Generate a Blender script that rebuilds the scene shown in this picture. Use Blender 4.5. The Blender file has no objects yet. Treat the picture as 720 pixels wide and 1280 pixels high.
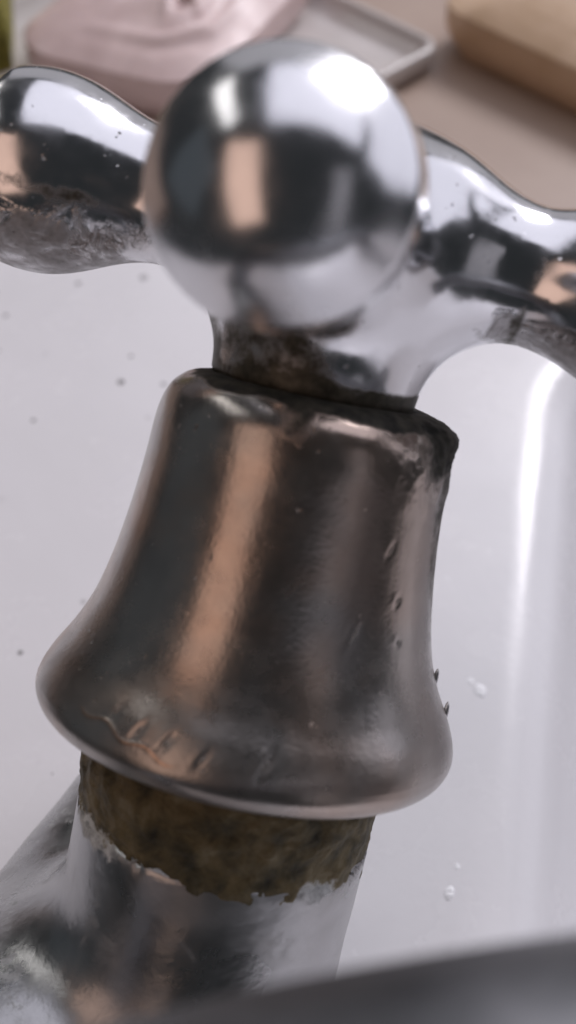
import bpy, math, random
import numpy as np
from mathutils import Matrix, Vector

random.seed(7)
S = bpy.context.scene
COL = S.collection
MM = 0.001
R = math.radians

# ------------------------------------------------------------------ camera
ELEV = R(50.0)                       # camera looks down at the basin
DIST = 116.0                         # mm, camera to the middle of the bell
P0 = np.array([0.0, 0.0, 65.0])      # mm, middle of the bell above the basin deck
FW = np.array([0, math.cos(ELEV), -math.sin(ELEV)])
UP = np.array([0, math.sin(ELEV), math.cos(ELEV)])
RT = np.array([1.0, 0, 0])
CAM = P0 - FW * DIST
cam_data = bpy.data.cameras.new('camera')
cam = bpy.data.objects.new('camera', cam_data)
COL.objects.link(cam)
cam_data.sensor_fit = 'VERTICAL'
cam_data.sensor_height = 36.0
cam_data.sensor_width = 36.0
cam_data.lens = 18.0 / math.tan(R(24.0))
cam_data.clip_start = 0.002
cam_data.clip_end = 50.0
cam.matrix_world = Matrix((
    (RT[0], UP[0], -FW[0], CAM[0] * MM),
    (RT[1], UP[1], -FW[1], CAM[1] * MM),
    (RT[2], UP[2], -FW[2], CAM[2] * MM),
    (0, 0, 0, 1)))
cam_data.dof.use_dof = True
cam_data.dof.focus_distance = 0.124
cam_data.dof.aperture_fstop = 20.0
S.camera = cam

# ------------------------------------------------------------------ world and lamps
w = bpy.data.worlds.new('World')
S.world = w
w.use_nodes = True
bg = w.node_tree.nodes['Background']
bg.inputs[0].default_value = (0.85, 0.93, 1.0, 1)
bg.inputs[1].default_value = 0.026


def area(name, loc, sx, sy, power, col, target=(0, 0, 0.07), along=(0, 0, 1)):
    """rectangular lamp facing target; its sy side runs along the given direction"""
    l = bpy.data.lights.new(name, 'AREA')
    l.shape = 'RECTANGLE'
    l.size = sx
    l.size_y = sy
    l.energy = power
    l.color = col
    o = bpy.data.objects.new(name, l)
    COL.objects.link(o)
    z = (Vector(loc) - Vector(target)).normalized()
    x = Vector(along).cross(z).normalized()
    y = z.cross(x)
    o.matrix_world = Matrix(((x[0], y[0], z[0], loc[0]), (x[1], y[1], z[1], loc[1]), (x[2], y[2], z[2], loc[2]),
                             (0, 0, 0, 1)))
    return o


area('window_light', (0.50, 0.78, 0.68), 0.40, 0.34, 5.6, (0.98, 0.95, 1.0))
area('ceiling_light', (0.70, 1.10, 1.35), 2.0, 2.25, 13.5, (0.90, 0.885, 1.0), (0.70, 1.10, 0.0), (0, 1, 0))
area('side_wall_light', (1.55, 0.75, 0.52), 1.7, 1.0, 4.6, (0.90, 0.885, 1.0))
area('back_wall_light', (0.35, 2.35, 0.62), 2.5, 1.2, 3.2, (0.95, 0.92, 0.98))
area('warm_strip_light', (-0.51, -0.52, 0.59), 0.40, 1.0, 0.95, (1.0, 0.67, 0.53), along=(0.03, 0.82, 0.71))  # unseen strip lamp added to reflect a warm band in the chrome
area('white_strip_light', (-0.54, 0.50, 0.68), 0.16, 0.85, 0.6, (1.0, 0.97, 0.95), along=(0.17, 0.75, -0.45))  # added pale strip lamp, carries the reflected band on towards the back
area('right_fill_light', (0.66, -0.62, 0.42), 0.24, 0.8, 0.14, (0.95, 0.90, 0.98), along=(0.0, 0.7, 0.7))  # dim fill lamp added at the right to lighten the bell
area('blue_fill_light', (-1.05, 0.05, 0.35), 0.8, 0.8, 0.09, (0.75, 0.88, 1.0))  # dim bluish fill added at the left for a band on the bell

S.view_settings.view_transform = 'Standard'
S.view_settings.look = 'None'
S.view_settings.gamma = 1.0
S.view_settings.exposure = 0.24

# ------------------------------------------------------------------ helpers
def hash3(ix, iy, iz, seed=0):
    n = (ix.astype(np.int64) * 374761393 + iy.astype(np.int64) * 668265263
         + iz.astype(np.int64) * 2147483647 + seed * 1274126177) & 0xFFFFFFFF
    n = ((n ^ (n >> 13)) * 1274126177) & 0xFFFFFFFF
    n = n ^ (n >> 16)
    return (n & 0xFFFF) / 65535.0


def vnoise(p, scale, seed=0):
    q = np.asarray(p) / scale
    i = np.floor(q)
    f = q - i
    f = f * f * (3 - 2 * f)
    i = i.astype(np.int64)
    r = 0
    for dx in (0, 1):
        for dy in (0, 1):
            for dz in (0, 1):
                wgt = ((f[..., 0] if dx else 1 - f[..., 0]) * (f[..., 1] if dy else 1 - f[..., 1])
                       * (f[..., 2] if dz else 1 - f[..., 2]))
                r = r + wgt * hash3(i[..., 0] + dx, i[..., 1] + dy, i[..., 2] + dz, seed)
    return r


def fbm(p, scale, octv=4, seed=0):
    a, t, r = 1.0, 0.0, 0.0
    for k in range(octv):
        r = r + a * vnoise(p, scale / 2 ** k, seed + k * 17)
        t += a
        a *= 0.55
    return r / t


def sstep(a, b, x):
    t = np.clip((x - a) / (b - a), 0, 1)
    return t * t * (3 - 2 * t)


def link(name, verts, faces, mat, parent=None, M=None, smooth=True, attrs=None):
    """one mesh object from mm coordinates"""
    me = bpy.data.meshes.new(name)
    V = np.asarray(verts, dtype=np.float64) * MM
    me.from_pydata(V.tolist(), [], [list(map(int, f)) for f in faces])
    me.update()
    if smooth:
        me.polygons.foreach_set('use_smooth', [True] * len(me.polygons))
    for k, a in (attrs or {}).items():
        at = me.attributes.new(k, 'FLOAT', 'POINT')
        at.data.foreach_set('value', np.asarray(a, dtype=np.float32))
    me.materials.append(mat)
    o = bpy.data.objects.new(name, me)
    COL.objects.link(o)
    if parent is not None:
        o.parent = parent
    if M is not None:
        o.matrix_basis = M
    return o


def tag(o, label=None, cat=None, group=None, kind=None):
    for k, v in (('label', label), ('category', cat), ('group', group), ('kind', kind)):
        if v:
            o[k] = v
    return o


def grid_faces(nu, nv, wrap_u=True):
    """nu around, nv along; vertex index = j*nu+i"""
    i = np.arange(nu if wrap_u else nu - 1)
    j = np.arange(nv - 1)
    I, J = np.meshgrid(i, j)
    I = I.ravel()
    J = J.ravel()
    I2 = (I + 1) % nu
    return np.stack([J * nu + I, J * nu + I2, (J + 1) * nu + I2, (J + 1) * nu + I], 1)


def resample(prof, n):
    """smooth dense profile from control points (Catmull-Rom, then even arc length)"""
    P = np.array(prof, float)
    Q = np.vstack([2 * P[0] - P[1], P, 2 * P[-1] - P[-2]])
    out = []
    for k in range(len(P) - 1):
        p0, p1, p2, p3 = Q[k:k + 4]
        t = np.linspace(0, 1, 40, endpoint=False)[:, None]
        out.append(0.5 * (2 * p1 + (p2 - p0) * t + (2 * p0 - 5 * p1 + 4 * p2 - p3) * t * t
                          + (3 * p1 - p0 - 3 * p2 + p3) * t ** 3))
    out.append(P[-1:])
    C = np.vstack(out)
    s = np.r_[0, np.cumsum(np.linalg.norm(np.diff(C, axis=0), axis=1))]
    t = np.linspace(0, s[-1], n)
    return np.stack([np.interp(t, s, C[:, d]) for d in range(C.shape[1])], 1)


def lathe(prof, nu):
    """prof rows (z, r) -> verts, theta, index ; theta 0 = -Y (towards camera), positive to +X"""
    th = np.linspace(-math.pi, math.pi, nu, endpoint=False)
    T, J = np.meshgrid(th, np.arange(len(prof)))
    z = prof[J, 0]
    r = prof[J, 1]
    return T, z, r


def surface_nets(fn, lo, hi, h):
    lo = np.array(lo, float)
    n = np.ceil((np.array(hi) - lo) / h).astype(int) + 1
    ax = [lo[d] + h * np.arange(n[d]) for d in range(3)]
    G = np.stack(np.meshgrid(*ax, indexing='ij'), -1)
    F = fn(G)
    sgn = F < 0
    c = np.zeros(n - 1, int)
    for dx in (0, 1):
        for dy in (0, 1):
            for dz in (0, 1):
                c += sgn[dx:n[0] - 1 + dx, dy:n[1] - 1 + dy, dz:n[2] - 1 + dz]
    act = (c > 0) & (c < 8)
    idx = -np.ones(n - 1, int)
    cells = np.argwhere(act)
    idx[tuple(cells.T)] = np.arange(len(cells))
    V = lo + (cells + 0.5) * h
    e = 0.02

    def grad(P):
        g = np.stack([fn(P + np.eye(3)[d] * e) - fn(P - np.eye(3)[d] * e) for d in range(3)], -1) / (2 * e)
        return g
    for _ in range(6):
        g = grad(V)
        f = fn(V)
        V = V - g * (f / np.maximum((g * g).sum(-1), 1e-3))[:, None] * 0.9
    N = grad(V)
    N /= np.linalg.norm(N, axis=1)[:, None]
    faces = []
    for d in range(3):
        a, b = (d + 1) % 3, (d + 2) % 3
        s0 = [slice(None)] * 3
        s1 = [slice(None)] * 3
        s0[d] = slice(0, -1)
        s1[d] = slice(1, None)
        ch = sgn[tuple(s0)] != sgn[tuple(s1)]
        ps = np.argwhere(ch)
        ok = (ps[:, a] > 0) & (ps[:, b] > 0) & (ps[:, a] < n[a] - 1) & (ps[:, b] < n[b] - 1)
        ps = ps[ok]
        ea = np.eye(3, dtype=int)[a]
        eb = np.eye(3, dtype=int)[b]
        q = np.stack([idx[tuple((ps - ea - eb).T)], idx[tuple((ps - eb).T)], idx[tuple(ps.T)],
                      idx[tuple((ps - ea).T)]], 1)
        inside = sgn[tuple(ps.T)]
        q[~inside] = q[~inside][:, ::-1]
        faces.append(q)
    Fq = np.vstack(faces)
    return V, N, Fq


def smin(a, b, k):
    hh = np.clip(0.5 + 0.5 * (b - a) / k, 0, 1)
    return b * (1 - hh) + a * hh - k * hh * (1 - hh)


def capsule(P, a, b, r):
    a = np.array(a, float)
    b = np.array(b, float)
    ba = b - a
    t = np.clip(((P - a) @ ba) / (ba @ ba), 0, 1)
    return np.linalg.norm(P - a - t[..., None] * ba, axis=-1) - r


# ------------------------------------------------------------------ materials
class NT:
    def __init__(self, name):
        self.m = bpy.data.materials.new(name)
        self.m.use_nodes = True
        self.t = self.m.node_tree
        self.b = self.t.nodes['Principled BSDF']
        self.tc = self.t.nodes.new('ShaderNodeTexCoord')

    def n(self, typ, **kw):
        nd = self.t.nodes.new(typ)
        for k, v in kw.items():
            setattr(nd, k, v)
        return nd

    def l(self, a, b):
        self.t.links.new(a, b)

    def noise(self, scale, detail=4, rough=0.55, dist=0.0, stretch=None):
        nd = self.n('ShaderNodeTexNoise')
        nd.inputs['Scale'].default_value = scale
        nd.inputs['Detail'].default_value = detail
        nd.inputs['Roughness'].default_value = rough
        nd.inputs['Distortion'].default_value = dist
        if stretch:
            mp = self.n('ShaderNodeMapping')
            mp.inputs['Scale'].default_value = stretch
            self.l(self.tc.outputs['Object'], mp.inputs['Vector'])
            self.l(mp.outputs[0], nd.inputs['Vector'])
        else:
            self.l(self.tc.outputs['Object'], nd.inputs['Vector'])
        return nd.outputs['Fac']

    def ramp(self, src, stops):
        nd = self.n('ShaderNodeValToRGB')
        e = nd.color_ramp.elements
        while len(e) < len(stops):
            e.new(0.5)
        for el, (p, c) in zip(e, stops):
            el.position = p
            el.color = c if len(c) == 4 else (*c, 1)
        self.l(src, nd.inputs[0])
        return nd.outputs[0]

    def rng(self, src, a, b, c=0.0, d=1.0):
        nd = self.n('ShaderNodeMapRange')
        nd.interpolation_type = 'SMOOTHSTEP'
        for k, v in zip(('From Min', 'From Max', 'To Min', 'To Max'), (a, b, c, d)):
            nd.inputs[k].default_value = v
        self.l(src, nd.inputs['Value'])
        return nd.outputs[0]

    def math(self, op, a, b=None):
        nd = self.n('ShaderNodeMath', operation=op)
        for k, v in enumerate((a, b)):
            if v is None:
                continue
            if isinstance(v, (int, float)):
                nd.inputs[k].default_value = v
            else:
                self.l(v, nd.inputs[k])
        return nd.outputs[0]

    def mix(self, fac, a, b):
        nd = self.n('ShaderNodeMix', data_type='RGBA')
        self.l(fac, nd.inputs[0])
        for s, v in ((nd.inputs[6], a), (nd.inputs[7], b)):
            if isinstance(v, tuple):
                s.default_value = (*v, 1) if len(v) == 3 else v
            else:
                self.l(v, s)
        return nd.outputs[2]

    def mixf(self, fac, a, b):
        nd = self.n('ShaderNodeMix', data_type='FLOAT')
        self.l(fac, nd.inputs[0])
        for s, v in ((nd.inputs[2], a), (nd.inputs[3], b)):
            if isinstance(v, (int, float)):
                s.default_value = v
            else:
                self.l(v, s)
        return nd.outputs[0]

    def attr(self, name):
        nd = self.n('ShaderNodeAttribute')
        nd.attribute_name = name
        return nd.outputs['Fac']

    def bump(self, src, dist, strength=1.0, normal=None):
        nd = self.n('ShaderNodeBump')
        nd.inputs['Distance'].default_value = dist
        nd.inputs['Strength'].default_value = strength
        self.l(src, nd.inputs['Height'])
        if normal is not None:
            self.l(normal, nd.inputs['Normal'])
        return nd.outputs[0]

    def set(self, **kw):
        names = dict(col='Base Color', rough='Roughness', metal='Metallic', nor='Normal', spec='Specular IOR Level',
                     coat='Coat Weight', coatr='Coat Roughness', sss='Subsurface Weight', trans='Transmission Weight',
                     ior='IOR')
        for k, v in kw.items():
            s = self.b.inputs[names[k]]
            if isinstance(v, (int, float)):
                s.default_value = v
            elif isinstance(v, tuple):
                s.default_value = (*v, 1) if len(v) == 3 else v
            else:
                self.l(v, s)
        return self.m


def mat_chrome():
    k = NT('worn_chrome')
    lime = k.attr('lime')
    fine = k.noise(900, 5, 0.6)
    blot = k.noise(260, 5, 0.6, 0.6)
    m = k.rng(k.math('ADD', lime, k.math('MULTIPLY', k.math('SUBTRACT', blot, 0.5), 1.1)), 0.42, 0.75)
    pit = k.rng(k.noise(1500, 2, 0.5), 0.70, 0.76)
    pit = k.math('MULTIPLY', k.math('MULTIPLY', pit, k.attr('pits')), k.rng(k.noise(120, 2), 0.5, 0.62))
    limecol = k.ramp(fine, [(0.3, (0.30, 0.29, 0.29)), (0.7, (0.56, 0.55, 0.57))])
    col = k.mix(m, (0.72, 0.72, 0.745), limecol)
    col = k.mix(pit, col, (0.08, 0.07, 0.06))
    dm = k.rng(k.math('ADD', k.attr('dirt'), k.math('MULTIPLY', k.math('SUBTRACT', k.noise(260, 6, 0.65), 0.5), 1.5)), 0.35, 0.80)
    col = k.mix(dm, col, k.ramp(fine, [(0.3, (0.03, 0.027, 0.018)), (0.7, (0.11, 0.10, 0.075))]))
    h = k.math('ADD', k.math('MULTIPLY', m, k.math('ADD', 0.4, fine)), k.math('MULTIPLY', pit, -1.0))
    b0 = k.bump(k.noise(70, 2), 0.0004, 0.35)
    b1 = k.bump(h, 0.00022, 0.9, b0)
    rough = k.mixf(m, k.rng(k.noise(300, 4), 0.3, 0.8, 0.12, 0.24), 0.48)
    rough = k.math('ADD', rough, k.math('MULTIPLY', k.math('SUBTRACT', 1.0, k.attr('pits')), 0.055))
    return k.set(col=col, metal=k.math('MULTIPLY', k.mixf(m, 1.0, 0.35), k.mixf(dm, 1.0, 0.3)), rough=k.mixf(dm, rough, 0.45), nor=b1)


def mat_bell():
    k = NT('tarnished_nickel')
    grime_shade = k.attr('grime_shade')
    blot = k.noise(160, 5, 0.6, 0.4)
    base = k.ramp(blot, [(0.3, (0.36, 0.335, 0.32)), (0.7, (0.47, 0.44, 0.415))])
    gcol = k.ramp(k.noise(700, 4), [(0.35, (0.012, 0.012, 0.010)), (0.7, (0.07, 0.065, 0.05))])
    gm = k.rng(k.math('ADD', grime_shade, k.math('MULTIPLY', k.math('SUBTRACT', k.noise(500, 5, 0.65), 0.5), 0.7)), 0.35, 0.72)
    copper = k.attr('copper')
    col = k.mix(copper, base, (0.52, 0.31, 0.20))
    pit = k.math('MULTIPLY', k.rng(k.noise(1100, 2, 0.5), 0.69, 0.75), k.rng(k.noise(150, 2), 0.52, 0.66))
    col = k.mix(k.math('MULTIPLY', pit, 0.7), col, (0.05, 0.045, 0.04))
    col = k.mix(gm, col, gcol)
    rough = k.mixf(gm, k.math('ADD', k.rng(k.noise(420, 5, 0.65), 0.25, 0.8, 0.19, 0.29), k.math('MULTIPLY', k.attr('dulled'), 0.07)), 0.75)
    scr = k.noise(900, 3, 0.6, 0, (1.0, 1.0, 0.06))
    b0 = k.bump(k.noise(2200, 3, 0.6), 0.00004, 0.5)
    b1 = k.bump(scr, 0.00004, 0.4, b0)
    b2 = k.bump(k.math('ADD', k.math('MULTIPLY', gm, k.noise(1200, 4)), k.math('MULTIPLY', pit, -0.6)), 0.0002, 0.8, b1)
    return k.set(col=col, metal=k.mixf(gm, 0.95, 0.1), rough=rough, nor=b2)


def mat_scale():
    k = NT('limescale_crust')
    chalk = k.attr('chalk')
    a = k.noise(300, 6, 0.6, 0.25)
    col = k.ramp(a, [(0.28, (0.04, 0.036, 0.024)), (0.42, (0.11, 0.092, 0.05)), (0.56, (0.21, 0.165, 0.085)),
                     (0.75, (0.32, 0.285, 0.19))])
    cm = k.rng(k.math('ADD', chalk, k.math('MULTIPLY', k.math('SUBTRACT', k.noise(800, 5, 0.7), 0.5), 1.3)), 0.5, 0.8)
    col = k.mix(cm, col, (0.78, 0.80, 0.79))
    b1 = k.bump(a, 0.0007, 0.6)
    b2 = k.bump(k.noise(1500, 4, 0.7), 0.0003, 0.8, b1)
    return k.set(col=col, rough=0.62, spec=0.35, nor=b2)


def mat_dull():
    k = NT('scaled_dull_chrome')
    a = k.noise(80, 4, 0.55, 0.6)
    col = k.ramp(a, [(0.3, (0.34, 0.34, 0.34)), (0.7, (0.54, 0.54, 0.55))])
    st = k.math('MULTIPLY', k.rng(k.noise(190, 5, 0.65, 0.5), 0.54, 0.72), 0.6)
    col = k.mix(st, col, (0.50, 0.50, 0.50))
    rough = k.mixf(st, k.rng(a, 0.3, 0.7, 0.24, 0.38), 0.6)
    cm = k.rng(k.math('ADD', k.attr('chalk'), k.math('MULTIPLY', k.math('SUBTRACT', k.noise(800, 5, 0.7), 0.5), 1.3)), 0.45, 0.8)
    col = k.mix(cm, col, k.ramp(k.noise(900, 4, 0.7), [(0.35, (0.42, 0.43, 0.43)), (0.65, (0.80, 0.82, 0.82))]))
    metal = k.math('MULTIPLY', k.mixf(st, 1.0, 0.5), k.math('SUBTRACT', 1.0, cm))
    return k.set(col=col, metal=metal, rough=k.math('MAXIMUM', rough, k.math('MULTIPLY', cm, 0.8)), nor=k.bump(k.noise(500, 5, 0.65), 0.00012, 0.6))


def mat_spout():
    k = NT('hazy_chrome')
    a = k.noise(90, 4, 0.6, 0.5)
    col = k.ramp(a, [(0.3, (0.10, 0.105, 0.11)), (0.7, (0.20, 0.20, 0.21))])
    return k.set(col=col, metal=1.0, rough=k.rng(a, 0.3, 0.7, 0.36, 0.5))


def mat_ceramic():
    k = NT('white_glazed_ceramic')
    v = k.n('ShaderNodeTexVoronoi')
    v.voronoi_dimensions = '2D'
    v.inputs['Scale'].default_value = 100
    k.l(k.tc.outputs['Object'], v.inputs['Vector'])
    sz = k.rng(v.outputs['Color'], 0.3, 0.95, 0.0, 0.11)
    spk = k.math('LESS_THAN', v.outputs['Distance'], sz)
    # flecks gather in loose patches
    spk = k.math('MULTIPLY', spk, k.rng(k.noise(28, 3), 0.44, 0.54))
    sx = k.n('ShaderNodeSeparateXYZ')
    k.l(k.tc.outputs['Object'], sx.inputs[0])
    spk = k.math('MULTIPLY', spk, k.rng(sx.outputs[0], 0.0, -0.015))
    film = k.noise(14, 5, 0.6, 0.5)
    col = k.ramp(film, [(0.3, (0.74, 0.73, 0.745)), (0.7, (0.82, 0.81, 0.83))])
    col = k.mix(k.math('MULTIPLY', spk, 0.9), col, (0.16, 0.15, 0.15))
    rough = k.rng(k.noise(60, 5, 0.6), 0.3, 0.75, 0.19, 0.32)
    b = k.bump(k.noise(650, 3, 0.55), 0.0001, 0.3)
    return k.set(col=col, rough=rough, nor=b, spec=0.5)


def mat_ledge():
    k = NT('beige_ledge')
    a = k.noise(16, 6, 0.6, 0.4)
    col = k.ramp(a, [(0.3, (0.34, 0.25, 0.20)), (0.7, (0.43, 0.33, 0.27))])
    return k.set(col=col, rough=0.45, nor=k.bump(k.noise(500, 4), 0.0001, 0.4))


def mat_soap(name, c0, c1):
    k = NT(name)
    a = k.noise(45, 5, 0.6, 1.2)
    col = k.ramp(a, [(0.3, c0), (0.7, c1)])
    b = k.bump(k.noise(300, 5, 0.6), 0.0003, 0.5)
    m = k.set(col=col, rough=k.rng(k.noise(80, 4), 0.3, 0.7, 0.3, 0.55), nor=b, sss=0.15)
    k.b.inputs['Subsurface Radius'].default_value = (0.004, 0.003, 0.002)
    return m


def mat_dish():
    k = NT('pale_plastic')
    a = k.noise(60, 4)
    return k.set(col=k.ramp(a, [(0.3, (0.54, 0.50, 0.48)), (0.7, (0.62, 0.58, 0.56))]), rough=0.14)


def mat_sponge():
    k = NT('olive_sponge')
    a = k.noise(350, 5, 0.7)
    col = k.ramp(a, [(0.3, (0.10, 0.085, 0.012)), (0.65, (0.30, 0.27, 0.05))])
    return k.set(col=col, rough=0.9, nor=k.bump(a, 0.001, 0.9))


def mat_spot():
    k = NT('glint_white')
    return k.set(col=(0.93, 0.93, 0.95), rough=0.22, nor=k.bump(k.noise(1800, 3), 0.0004, 0.8))  # glossy white colour standing for highlights on the basin


CHROME = mat_chrome()
BELL = mat_bell()
SCALE = mat_scale()
DULL = mat_dull()
SPOUT = mat_spout()
CERAMIC = mat_ceramic()
LEDGE = mat_ledge()
PINK = mat_soap('pink_soap', (0.55, 0.41, 0.395), (0.71, 0.56, 0.54))
CREAM = mat_soap('cream_soap', (0.50, 0.34, 0.21), (0.60, 0.43, 0.29))
DISH = mat_dish()
SPONGE = mat_sponge()
GLINT_WHITE = mat_spot()

# ------------------------------------------------------------------ setting: ledge and basin
LEDGE_Z = -12.0
lx = np.linspace(-420, 420, 29)
ly = np.linspace(100, 520, 15)
GX, GY = np.meshgrid(lx, ly)
lv = np.stack([GX.ravel(), GY.ravel(), np.full(GX.size, LEDGE_Z)], 1)
n0 = len(lv)
lf = [tuple(f) for f in grid_faces(29, 15, False)]
ledge = link('ledge', lv, lf, LEDGE)
so = ledge.modifiers.new('thick', 'SOLIDIFY')
so.thickness = 0.02
so.offset = -1
tag(ledge, 'beige brown ledge behind the white basin, soaps lying on it', kind='structure')

# wash basin: one glazed sheet with a rolled edge falling into the bowl on the right
BX0, BX1, BY0, BY1 = -150.0, 360.0, -240.0, 140.0


def basin_z(x, y):
    # outer rim rounding on all four sides
    d = np.minimum(np.minimum(x - BX0, BX1 - x), np.minimum(y - BY0, BY1 - y))
    rr = 9.0
    t = np.clip(d, 0, rr)
    z = np.sqrt(np.maximum(rr * rr - (rr - t) ** 2, 0)) - rr
    # bowl: rounded box opening
    cx, cy, hx, hy, cr = 182.3, -62.0, 148.0, 164.0, 24.0
    qx = np.abs(x - 0.20 * y - cx) - (hx - cr)
    qy = np.abs(y - cy) - (hy - cr)
    sd = np.sqrt(np.maximum(qx, 0) ** 2 + np.maximum(qy, 0) ** 2) + np.minimum(np.maximum(qx, qy), 0) - cr
    ins = -sd                                    # mm inside the opening
    rl = 12.5
    u = np.clip(ins + 5.5, 0, None)
    roll = rl - np.sqrt(np.maximum(rl * rl - np.minimum(u, rl * 0.86) ** 2, 0))
    wall = np.clip(u - rl * 0.86, 0, None)
    drop = roll + 85.0 * (1 - np.exp(-wall * 1.65 / 85.0))
    # slight fall of the deck and hand-made waviness
    wob = 0.35 * np.sin(x / 37.0 + 1.0) * np.cos(y / 51.0)
    return z - drop + wob


def nonuni(a, b, dense, n1, n2):
    base = np.linspace(a, b, n1)
    ex = np.linspace(dense[0], dense[1], n2)
    edge = np.r_[a + np.linspace(0, 1, 12) ** 2 * 10, b - np.linspace(0, 1, 12) ** 2 * 10]
    return np.unique(np.round(np.r_[base, ex, edge], 3))


bx = nonuni(BX0, BX1, (30, 90), 120, 80)
by = nonuni(BY0, BY1, (60, 140), 120, 40)
GX, GY = np.meshgrid(bx, by)
bz = basin_z(GX, GY)
bv = np.stack([GX.ravel(), GY.ravel(), bz.ravel()], 1)
nu, nv = len(bx), len(by)
bf = [tuple(f) for f in grid_faces(nu, nv, False)]
# skirt and underside
ring = ([i for i in range(nu)] + [j * nu + nu - 1 for j in range(1, nv)]
        + [(nv - 1) * nu + i for i in range(nu - 2, -1, -1)] + [j * nu for j in range(nv - 2, 0, -1)])
low = bv[ring].copy()
low[:, 2] = LEDGE_Z + 0.0
base_i = len(bv)
bv = np.vstack([bv, low])
L = len(ring)
for q in range(L):
    p = (q + 1) % L
    bf.append((ring[p], ring[q], base_i + q, base_i + p))
basin = link('wash_basin', bv, bf, CERAMIC)
tag(basin, 'white glazed ceramic wash basin with rolled edge under the tap', 'wash basin')

# ------------------------------------------------------------------ the tap
ROLL = R(12.0)
TILT = R(10.0)
ax_c = np.array([math.sin(ROLL) * math.cos(TILT), math.cos(ROLL) * math.cos(TILT), math.sin(TILT)])
AX = ax_c[0] * RT + ax_c[1] * UP - ax_c[2] * FW
AX /= np.linalg.norm(AX)
toc = CAM - P0
fy = -(toc - (toc @ AX) * AX)                    # local +Y points away from the camera
fy /= np.linalg.norm(fy)
fx = np.cross(fy, AX)
TAP = Matrix(((fx[0], fy[0], AX[0], P0[0] * MM), (fx[1], fy[1], AX[1], P0[1] * MM),
              (fx[2], fy[2], AX[2], P0[2] * MM), (0, 0, 0, 1)))


def axp(h):
    return P0 + AX * h


COLUMN = np.array([-46.0, -62.0, 0.0])
tap = bpy.data.objects.new('faucet', None)
COL.objects.link(tap)
tap.location = COLUMN * MM
tap.empty_display_size = 0.02
TINV = Matrix.Translation(tap.location).inverted()
tag(tap, 'old chrome cross handle tap with tarnished bell cover and limescaled neck', 'tap')

# ---- bell cover
prof = resample([(11.6, 6.5), (12.5, 9.6), (12.3, 11.4), (11.6, 12.9), (10.2, 14.1), (7.6, 14.8), (3.0, 15.1),
                 (-2.0, 15.6), (-7.0, 16.4), (-11.5, 17.5), (-15.0, 19.0), (-17.8, 20.6), (-19.8, 21.5),
                 (-21.4, 21.7), (-22.8, 20.9), (-23.6, 19.2), (-23.4, 17.0), (-22.0, 15.4), (-18.0, 14.6)], 330)
NUB = 420
T, Z, RR = lathe(prof, NUB)
X = RR * np.sin(T)
Y = -RR * np.cos(T)
P = np.stack([X, Y, Z], -1)
deg = np.degrees(T)
outer = (np.arange(len(prof)) < 250)[:, None] * np.ones_like(T)
disp = (fbm(P, 9.0, 2, 3) - 0.5) * 0.16
# crusted, chipped lip at the upper right and dirty upper edge
lip = sstep(28, 62, deg) * (1 - sstep(120, 150, deg)) * sstep(2.0, 10.0, Z)
disp += lip * (fbm(P, 2.2, 4, 9) - 0.45) * 1.7 + 1.0 * sstep(55, 80, deg) * (1 - sstep(115, 135, deg)) * sstep(8.0, 11.4, Z)
top = sstep(11.2, 12.2, Z)
disp += top * (fbm(P, 2.0, 3, 21) - 0.5) * 0.5
grime_shade = np.clip(1.05 * sstep(10.9, 12.2, Z + 1.3 * (fbm(P, 3.5, 4, 5) - 0.5) + 0.5 * np.sin(T + 0.3)) , 0, 1)
grime_shade = np.maximum(grime_shade, 0.75 * lip)
grime_shade = np.maximum(grime_shade, 0.62 * sstep(50, 76, deg) * (1 - sstep(110, 140, deg)) * (0.5 + 0.5 * sstep(-14, 4, Z)))
grime_shade = np.maximum(grime_shade, 0.68 * sstep(-17, -6, deg) * (1 - sstep(-2, 11, deg)) * sstep(6.0, 11.5, Z + 3.5 * (fbm(P, 3.0, 3, 57) - 0.5)))  # dark patch painted in to split the reflected highlight on the shoulder
# gouges and dents knocked into the flare by a wrench
for dg, hz, ln, wd, dp in ((-25, -18.4, 1.0, 0.30, 0.22), (-17, -18.6, 1.1, 0.32, 0.26), (-7.5, -19.0, 0.9, 0.28, 0.22),
                           (7.5, -18.4, 1.2, 0.30, 0.40), (-33, -17.6, 0.7, 0.3, 0.15), (40, 0.5, 0.9, 0.3, 0.14),
                           (47, -4.2, 0.6, 0.35, 0.2), (49, -8.0, 0.4, 0.35, 0.16), (30, -7, 1.6, 0.3, 0.12)):
    a = (deg - dg) * math.pi / 180 * RR
    b = Z - hz
    s, c = math.sin(0.45), math.cos(0.45)
    u = (a * c + b * -s) / wd
    v = (a * s + b * c) / ln
    g = np.exp(-(u * u + v * v)) * (Z < 9)
    ridge = np.exp(-((u + 1.7) ** 2 + v * v)) * (Z < 9)
    disp -= dp * 0.55 * g
    disp += dp * 0.25 * ridge
    grime_shade = np.maximum(grime_shade, 0.62 * g)
copper = np.clip((fbm(P, 11.0, 4, 31) - 0.45) * 1.6, 0, 0.35) * (1 - 0.5 * sstep(20, 60, deg))
# scratch line along the flare
lineh = -18.8 - 1.2 * sstep(-45, -10, deg) + 0.3 * np.sin(deg * 0.5)
ln = np.exp(-((Z - lineh) / 0.13) ** 2) * sstep(-46, -42, deg) * (1 - sstep(-17, -12, deg))
disp += 0.10 * ln
copper = np.maximum(copper, 0.8 * ln)
RD = RR + disp * outer
V = np.stack([RD * np.sin(T), -RD * np.cos(T), Z + 0.35 * top * (fbm(P, 3.0, 3, 41) - 0.5)], -1).reshape(-1, 3)
F = grid_faces(NUB, len(prof))[:, ::-1]
bell = link('bell_cover', V, F, BELL, tap, TINV @ TAP, attrs=dict(grime_shade=grime_shade.ravel(), copper=copper.ravel(), dulled=sstep(-6, -19, Z).ravel()))
bell['label'] = 'brownish tarnished bell shaped cover with dents along its lower flare'

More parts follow.
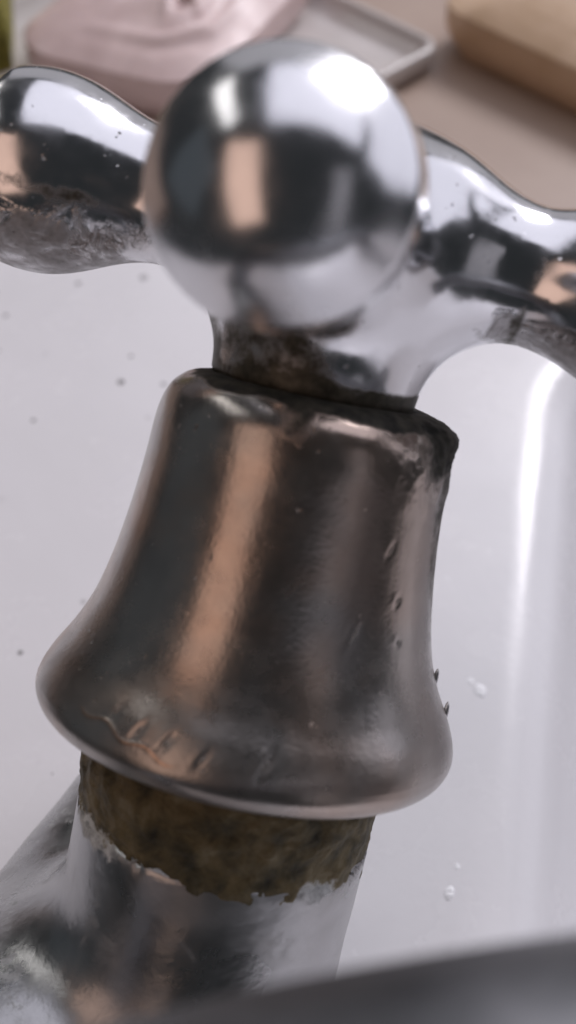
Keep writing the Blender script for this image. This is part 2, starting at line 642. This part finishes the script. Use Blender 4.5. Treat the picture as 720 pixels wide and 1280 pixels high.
# small knobs of scale on the bell's right edge
def blob(name, c, rad, mat, parent, M, seed, sq=(1, 1, 1)):
    nu_, nv_ = 20, 12
    th = np.linspace(0, 2 * math.pi, nu_, endpoint=False)
    ph = np.linspace(0.02, math.pi - 0.02, nv_)
    A, B = np.meshgrid(th, ph)
    n = np.stack([np.cos(A) * np.sin(B), np.sin(A) * np.sin(B), np.cos(B)], -1)
    r_ = rad * (0.95 + 0.12 * vnoise(n * 2 + seed * 3.1, 1.0, seed))
    V_ = (n * r_[..., None] * np.array(sq)).reshape(-1, 3) + np.array(c)
    return link(name, V_, list(map(tuple, grid_faces(nu_, nv_)[:, ::-1])), mat, parent, M,
                attrs=dict(chalk=np.zeros(len(V_))))


for q, (dg, hz, rr_, rad) in enumerate(((88, -13.6, 18.35, 0.55), (91, -17.2, 20.35, 0.6))):
    a = R(dg)
    blob('scale_bump', (rr_ * math.sin(a), -rr_ * math.cos(a), hz), rad, DULL, bell, None, q + 2, (0.45, 0.9, 1.9))

# ---- handle: cast hub with four bulb ended arms
HZ = 27.6
ROTA = R(8.6)
arms = []
for q in range(4):
    a = -math.pi / 2 - ROTA + q * math.pi / 2
    arms.append(np.array([math.cos(a), math.sin(a), 0.0]))
ARM_L = 31.5


def arm_sdf(P, d):
    s = P @ d
    rad = np.sqrt(np.maximum((P * P).sum(-1) - s * s, 1e-9))
    neck = np.maximum(rad - 6.5, s - ARM_L)
    neck = np.maximum(neck, -s)
    ball = np.sqrt((s - ARM_L) ** 2 + rad ** 2) - 9.6
    collar = (np.sqrt(((s - 7.0) / 10.5) ** 2 + (rad ** 2 - 0.6 * P[..., 2] + 0.5) / 9.5 ** 2) - 1.0) * 9.0
    return smin(smin(neck, ball, 6.0), collar, 3.0)


def handle_sdf(P):
    rxy = np.sqrt(P[..., 0] ** 2 + P[..., 1] ** 2 + 1e-9)
    hub = np.sqrt(P[..., 0] ** 2 + P[..., 1] ** 2 + (P[..., 2] - 0.2) ** 2 + 1e-9) - 10.8
    skirt = np.maximum(np.maximum(rxy - 10.3, -15.6 - P[..., 2]), P[..., 2])
    skirt = np.where((rxy > 9.3) & (P[..., 2] < -14.6),
                     np.sqrt((rxy - 9.3) ** 2 + (P[..., 2] + 14.6) ** 2) - 1.0, skirt)
    f = smin(hub, skirt, 3.0)
    g = None
    for d in arms:
        a = arm_sdf(P, d)
        g = a if g is None else smin(g, a, 3.0)
    return smin(f, g, 6.0)


HV, HN, HF = surface_nets(handle_sdf, (-44, -44, -17), (44, 44, 15), 0.62)
# hand-cast unevenness
amp = (fbm(HV, 14.0, 2, 77) - 0.5) * 0.35
HV = HV + HN * amp[:, None]
under = np.clip((1.5 - HV[:, 2]) / 8.0, 0, 1)
lime = under * (0.35 + 0.75 * fbm(HV, 9.0, 3, 51))
# the front ball is polished by hands; the left arm carries the most limescale
lime *= 1 - 0.92 * sstep(16, 22, HV @ arms[0])
wear = 1 - sstep(16, 22, HV @ arms[0])
hdeg = np.degrees(np.arctan2(HV[:, 0], -HV[:, 1]))
hr = np.hypot(HV[:, 0], HV[:, 1])
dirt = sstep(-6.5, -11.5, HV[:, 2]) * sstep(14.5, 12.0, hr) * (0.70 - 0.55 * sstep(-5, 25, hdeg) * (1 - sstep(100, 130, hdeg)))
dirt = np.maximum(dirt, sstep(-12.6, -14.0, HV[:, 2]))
# stained seam where the limescale starts on the arms
dirt = np.maximum(dirt, 0.62 * np.exp(-((HV[:, 2] + 2.2) / 1.1) ** 2) * sstep(18, 24, HV @ arms[3 if arms[3][0] < 0 else 1]))
# corroded ring round the neck of the right arm
ra = HV @ arms[1 if arms[1][0] > 0 else 3]
dirt = np.maximum(dirt, 0.58 * np.exp(-((ra - 18.5 - 0.15 * HV[:, 2]) / 0.8) ** 2) * sstep(4.0, 1.0, HV[:, 2]))
lime *= 1 - 0.85 * sstep(18.0, 12.0, hr)
own = np.full(len(HV), -1)
for q, d in enumerate(arms):
    own[(HV @ d) > 14.5] = q
fo = own[HF]
fown = np.where((fo == fo[:, :1]).all(1), fo[:, 0], -1)


def submesh(name, sel, parent, M):
    used, inv = np.unique(HF[sel].ravel(), return_inverse=True)
    o = link(name, HV[used], list(map(tuple, inv.reshape(-1, 4))), CHROME, parent, M, attrs=dict(lime=lime[used], pits=wear[used], dirt=dirt[used]))
    return o, used


def relax_normals(o, used, N):
    o.data.normals_split_custom_set_from_vertices(N[used].tolist())


# normals of the uneven surface from the joined mesh
tmp = bpy.data.meshes.new('tmp')
tmp.from_pydata(HV.tolist(), [], HF.tolist())
tmp.update()
NN = np.zeros(len(HV) * 3)
tmp.vertices.foreach_get('normal', NN)
NN = NN.reshape(-1, 3)
if (NN * HN).sum() < 0:
    HF = HF[:, ::-1]
    NN = -NN
bpy.data.meshes.remove(tmp)
MH = TINV @ TAP @ Matrix.Translation((0, 0, HZ * MM)) @ Matrix.Rotation(R(0.8), 4, 'Y')
handle, us = submesh('handle', fown == -1, tap, MH)
relax_normals(handle, us, NN)
for q in range(4):
    o, us = submesh('handle_arm', fown == q, handle, None)
    relax_normals(o, us, NN)
    if q == 0:
        o['label'] = 'handle arm ending in a polished ball towards the viewer'

# ---- limescale collar under the bell
prof = resample([(-18, 13.6), (-22, 14.9), (-24.5, 15.3), (-27.0, 15.7), (-30.0, 15.6), (-33.0, 15.3), (-35.2, 15.0),
                 (-35.8, 14.0)], 120)
T, Z, RR = lathe(prof, 360)
P = np.stack([RR * np.sin(T), -RR * np.cos(T), Z], -1)
dd = (fbm(P, 3.2, 5, 101) - 0.5) * 1.5 + (fbm(P * np.array([1, 1, 3.0]), 6.0, 3, 108) - 0.5) * 0.8
RD = RR + dd
ZZ = Z + (fbm(P, 6.0, 3, 111) - 0.5) * 2.6 * sstep(-31, -35, Z)
deg = np.degrees(T)
chalk = sstep(-30.4, -33.6, Z + 1.4 * (fbm(P, 4.0, 3, 119) - 0.5)) * (0.16 + 0.75 * (np.exp(-((deg + 55) / 20) ** 2) + np.exp(-((deg - 42) / 12) ** 2)))
V = np.stack([RD * np.sin(T), -RD * np.cos(T), ZZ], -1).reshape(-1, 3)
collar = link('scale_collar', V, grid_faces(360, 120)[:, ::-1], SCALE, tap, TINV @ TAP, attrs=dict(chalk=chalk.ravel()))
collar['label'] = 'neck crusted with dark olive brown limescale'

# ---- valve barrel and mixer body (one casting)
A0 = axp(-33.2)
A1 = axp(-56.0)
A2 = np.array([COLUMN[0], COLUMN[1], 27.0])


def body_sdf(P):
    v = P - A0
    s = v @ (-AX)
    rad = np.sqrt(np.maximum((v * v).sum(-1) - s * s, 1e-9))
    barrel = np.maximum(np.maximum(rad - 15.4, -s), s - 23.0)
    arm = capsule(P, A1, A2, 13.0)
    cross = capsule(P, (-13.0, -6.0, 13.0), (COLUMN[0], COLUMN[1] + 2.0, 14.0), 13.5)
    shoulder = capsule(P, (-24.0, -37.0, 23.0), (COLUMN[0], COLUMN[1], 31.0), 14.0)
    dx = P[..., :2] - COLUMN[:2]
    rc = np.sqrt((dx * dx).sum(-1) + 1e-9)
    post = np.maximum(np.maximum(rc - 16.0, P[..., 2] - 34.0), 1.0 - P[..., 2])
    f = smin(barrel, smin(smin(arm, shoulder, 3.0), cross, 8.0), 5.0)
    return smin(f, post, 5.0)


BV, BN, BF = surface_nets(body_sdf, (-72, -90, -2), (22, 12, 62), 0.9)
BV = BV + BN * ((fbm(BV, 8.0, 3, 131) - 0.5) * 0.4)[:, None]
bs = (BV - A0) @ (-AX)
bp = BV - A0 + bs[:, None] * AX
br = np.linalg.norm(bp, axis=1)
bdeg = np.degrees(np.arctan2(bp @ fx, -(bp @ fy)))
near = (1 - sstep(0.3, 3.6, bs + 2.5 * (fbm(BV, 5.0, 3, 141) - 0.5))) * (br < 17.5)
pale = 0.55 * sstep(17.0, 20.0, br) * (0.4 + fbm(BV, 9.0, 3, 151))
bchalk = pale + near * (0.14 + 0.8 * (np.exp(-((bdeg + 55) / 22) ** 2) + np.exp(-((bdeg - 42) / 12) ** 2)))
body = link('valve_body', BV, BF, DULL, tap, TINV, attrs=dict(chalk=bchalk))
body['label'] = 'dull grey scaled chrome valve body below the neck'

prof = resample([(6.0, 16.5), (5.2, 20.0), (3.0, 23.0), (1.0, 24.0), (0.3, 24.2)], 24)
T, Z, RR = lathe(prof, 72)
V = np.stack([RR * np.sin(T), -RR * np.cos(T), Z], -1).reshape(-1, 3)
link('base_flange', V, grid_faces(72, 24)[:, ::-1], DULL, tap)

# ---- spout sweeping across the foot of the picture towards the bowl
path = resample([(-46, -62, 30), (-48, -70, 50), (-43, -79, 71), (-27, -74, 87), (-7, -67.5, 93.8), (15, -64, 97), (41, -62, 97.2),
                 (76, -60, 90), (98, -59, 70), (106, -58, 48)], 90)
tan = np.gradient(path, axis=0)
tan /= np.linalg.norm(tan, axis=1)[:, None]
ref = np.array([0.0, 1.0, 0.0])
na = np.cross(tan, ref)
na /= np.linalg.norm(na, axis=1)[:, None]
nb = np.cross(tan, na)
th = np.linspace(0, 2 * math.pi, 48, endpoint=False)
rad = np.interp(np.linspace(0, 1, 90), [0, 0.2, 0.9, 0.93, 1], [12.5, 10.0, 9.0, 10.0, 10.0])
V = (path[:, None, :] + rad[:, None, None] * (na[:, None, :] * np.cos(th)[None, :, None]
                                              + nb[:, None, :] * np.sin(th)[None, :, None])).reshape(-1, 3)
F = [tuple(f) for f in grid_faces(48, 90)] + [tuple(range(89 * 48, 90 * 48))]
sp = link('spout', V, F, SPOUT, tap, TINV)
sp['label'] = 'grey chrome spout crossing the foot of the view'

# ------------------------------------------------------------------ things on the ledge
def rot2(p, a):
    c, s = math.cos(a), math.sin(a)
    return np.stack([p[..., 0] * c - p[..., 1] * s, p[..., 0] * s + p[..., 1] * c], -1)


def rounded_outline(hx, hy, cr, n=24):
    pts = []
    for q, (sx, sy) in enumerate(((1, 1), (-1, 1), (-1, -1), (1, -1))):
        for k in range(n):
            a = q * math.pi / 2 + k / (n - 1) * math.pi / 2
            pts.append((sx * (hx - cr) + cr * math.cos(a), sy * (hy - cr) + cr * math.sin(a)))
    return np.array(pts)


def loft(rings):
    """rings: list of (N,3) arrays of equal N; closed top and bottom"""
    n = len(rings[0])
    V_ = np.vstack(rings)
    F_ = [tuple(f) for f in grid_faces(n, len(rings))]
    F_.append(tuple(range(n))[::-1])
    F_.append(tuple(range((len(rings) - 1) * n, len(rings) * n)))
    return V_, F_


# soap dish: a shallow tray turned 45 degrees, its corner showing right of the ball
def ring_at(off, z, hx, hy, cr):
    o = rounded_outline(hx + off, hy + off, max(cr + off, 0.5))
    return np.c_[o, np.full(len(o), z)]


DHX, DHY = 62.0, 52.0
dish_a = R(44.0)
corner = np.array([41.0, 226.0])                      # right-hand corner on the ledge
u1 = np.array([math.cos(dish_a), math.sin(dish_a)])
u2 = np.array([-u1[1], u1[0]])
dish_c = corner - u1 * (DHX - 1.5) + u2 * (DHY - 1.5)
rings = [ring_at(-4, 0.0, DHX, DHY, 7), ring_at(-1.5, 0.6, DHX, DHY, 7), ring_at(-0.4, 3, DHX, DHY, 7),
         ring_at(0, 6.4, DHX, DHY, 7), ring_at(-0.3, 7.2, DHX, DHY, 7), ring_at(-1.1, 7.6, DHX, DHY, 7),
         ring_at(-2.0, 7.2, DHX, DHY, 7), ring_at(-2.6, 6.2, DHX, DHY, 7), ring_at(-5, 3.4, DHX, DHY, 7),
         ring_at(-9, 2.6, DHX, DHY, 7), ring_at(-20, 2.4, DHX, DHY, 7)]
V, F = loft(rings)
dish = link('soap_dish', V, F, DISH)
dish.location = (dish_c[0] * MM, dish_c[1] * MM, LEDGE_Z * MM)
dish.rotation_euler = (0, 0, dish_a)
tag(dish, 'pale plastic soap dish under the pink soap, its bright rim right of the ball', 'soap dish')


def soap_bar(name, hx, hy, hz, cr, mat, loc, a, swirl=False, pw=0.45):
    """a worn bar: pillow block; swirl presses a rose of curved ridges into the top"""
    nr, nt = 90, 280
    rings_ = []
    out = rounded_outline(hx, hy, cr, nt // 4)
    N_ = len(out)
    V_ = []
    # side: from the foot to the shoulder
    for k in range(14):
        t = k / 13
        off = -3.2 * (1 - math.sin(min(1, t * 1.6) * math.pi / 2)) - 0.02 * t
        z = hz * (0.02 + 0.62 * t)
        sc = 1 + off / min(hx, hy)
        V_.append(np.c_[out * sc, np.full(N_, z)])
    for k in range(1, nr + 1):
        t = k / nr
        sc = (1 - t) * 1.0
        z = hz * (0.64 + 0.36 * (1 - (1 - t) ** 2.6))
        xy = out * sc
        zz = np.full(N_, z)
        if swirl:
            x_, y_ = xy[:, 0] - 10.0, xy[:, 1] + 12.0
            r_ = np.hypot(x_, y_)
            an = np.arctan2(y_, x_)
            ph = r_ / 1.75 + an + 1.1 * np.sin(an * 2.0 + r_ * 0.16) + 0.5 * np.sin(an * 5.0)
            am = np.exp(-(r_ / 19.0) ** 4) * (0.6 + 0.4 * np.sin(an * 3.0 + r_ * 0.3))
            zz = zz + am * 1.7 * np.sin(ph)
        V_.append(np.c_[xy, zz])
    V_ = np.vstack(V_)
    V_ = V_ + np.c_[np.zeros(len(V_)), np.zeros(len(V_)), 0.8 * (fbm(V_, 12.0, 3, 5) - 0.5)]
    V_[:N_, 2] = 0
    F_ = [tuple(f) for f in grid_faces(N_, 14 + nr)]
    F_.append(tuple(range(N_))[::-1])
    o = link(name, V_, F_, mat)
    o.location = tuple(np.array(loc) * MM)
    o.rotation_euler = (0, 0, a)
    return o


pink = soap_bar('soap_bar', 29.0, 42.0, 20.0, 16.0, PINK, (-31.0, 236.0, LEDGE_Z + 2.5), R(-24.0), True)
tag(pink, 'worn pink soap with pressed swirls lying in the pale dish', 'soap')
cream = soap_bar('soap_bar', 46.0, 32.0, 21.0, 12.0, CREAM, (94.0, 226.0, LEDGE_Z), R(-46.0))
tag(cream, 'cream beige soap block at the top right corner of the view', 'soap')

# sponge behind the pink soap
rings = [ring_at(-1.5, 0, 22, 30, 4), ring_at(0, 2, 22, 30, 4), ring_at(0.4, 14, 22, 30, 4), ring_at(0, 27, 22, 30, 4),
         ring_at(-1.2, 29, 22, 30, 4), ring_at(-3, 30, 22, 30, 4), ring_at(-12, 30.5, 22, 30, 4)]
V, F = loft(rings)
V = V + (np.stack([fbm(V, 4.0, 3, 61 + q) for q in range(3)], 1) - 0.5) * np.array([2.0, 2.0, 0.0])
sg = link('sponge', V, F, SPONGE)
sg.location = (-0.101, 0.246, LEDGE_Z * MM)
sg.rotation_euler = (0, 0, R(8))
tag(sg, 'olive yellow sponge at the top left corner of the view', 'sponge')

# ------------------------------------------------------------------ white spots painted as glints of light on the deck
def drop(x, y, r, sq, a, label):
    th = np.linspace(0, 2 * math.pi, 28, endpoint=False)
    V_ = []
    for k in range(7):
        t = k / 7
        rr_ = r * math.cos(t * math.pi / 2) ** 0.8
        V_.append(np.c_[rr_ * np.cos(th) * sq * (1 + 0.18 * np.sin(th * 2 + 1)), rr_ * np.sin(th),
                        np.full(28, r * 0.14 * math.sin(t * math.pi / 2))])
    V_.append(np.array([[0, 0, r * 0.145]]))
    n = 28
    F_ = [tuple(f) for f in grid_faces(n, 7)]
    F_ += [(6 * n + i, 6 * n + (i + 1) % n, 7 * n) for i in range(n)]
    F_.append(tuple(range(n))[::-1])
    o = link('glint_spot', np.vstack(V_), F_, GLINT_WHITE)
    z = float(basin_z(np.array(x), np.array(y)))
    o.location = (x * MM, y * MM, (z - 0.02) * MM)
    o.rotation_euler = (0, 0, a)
    tag(o, label, 'limescale spot', 'painted white glints on the basin')


drop(29.6, 18.3, 1.25, 0.7, 0.4, 'white painted glint on the basin just right of the bell flare')
drop(28.3, 20.0, 0.6, 0.8, 0.1, 'tiny painted glint left of the larger one beside the bell flare')
drop(22.0, -13.6, 1.1, 0.55, -0.3, 'white painted glint on the basin right of the crusted neck')
drop(23.4, -9.8, 0.5, 0.8, 0.0, 'tiny painted glint above the one beside the crusted neck')
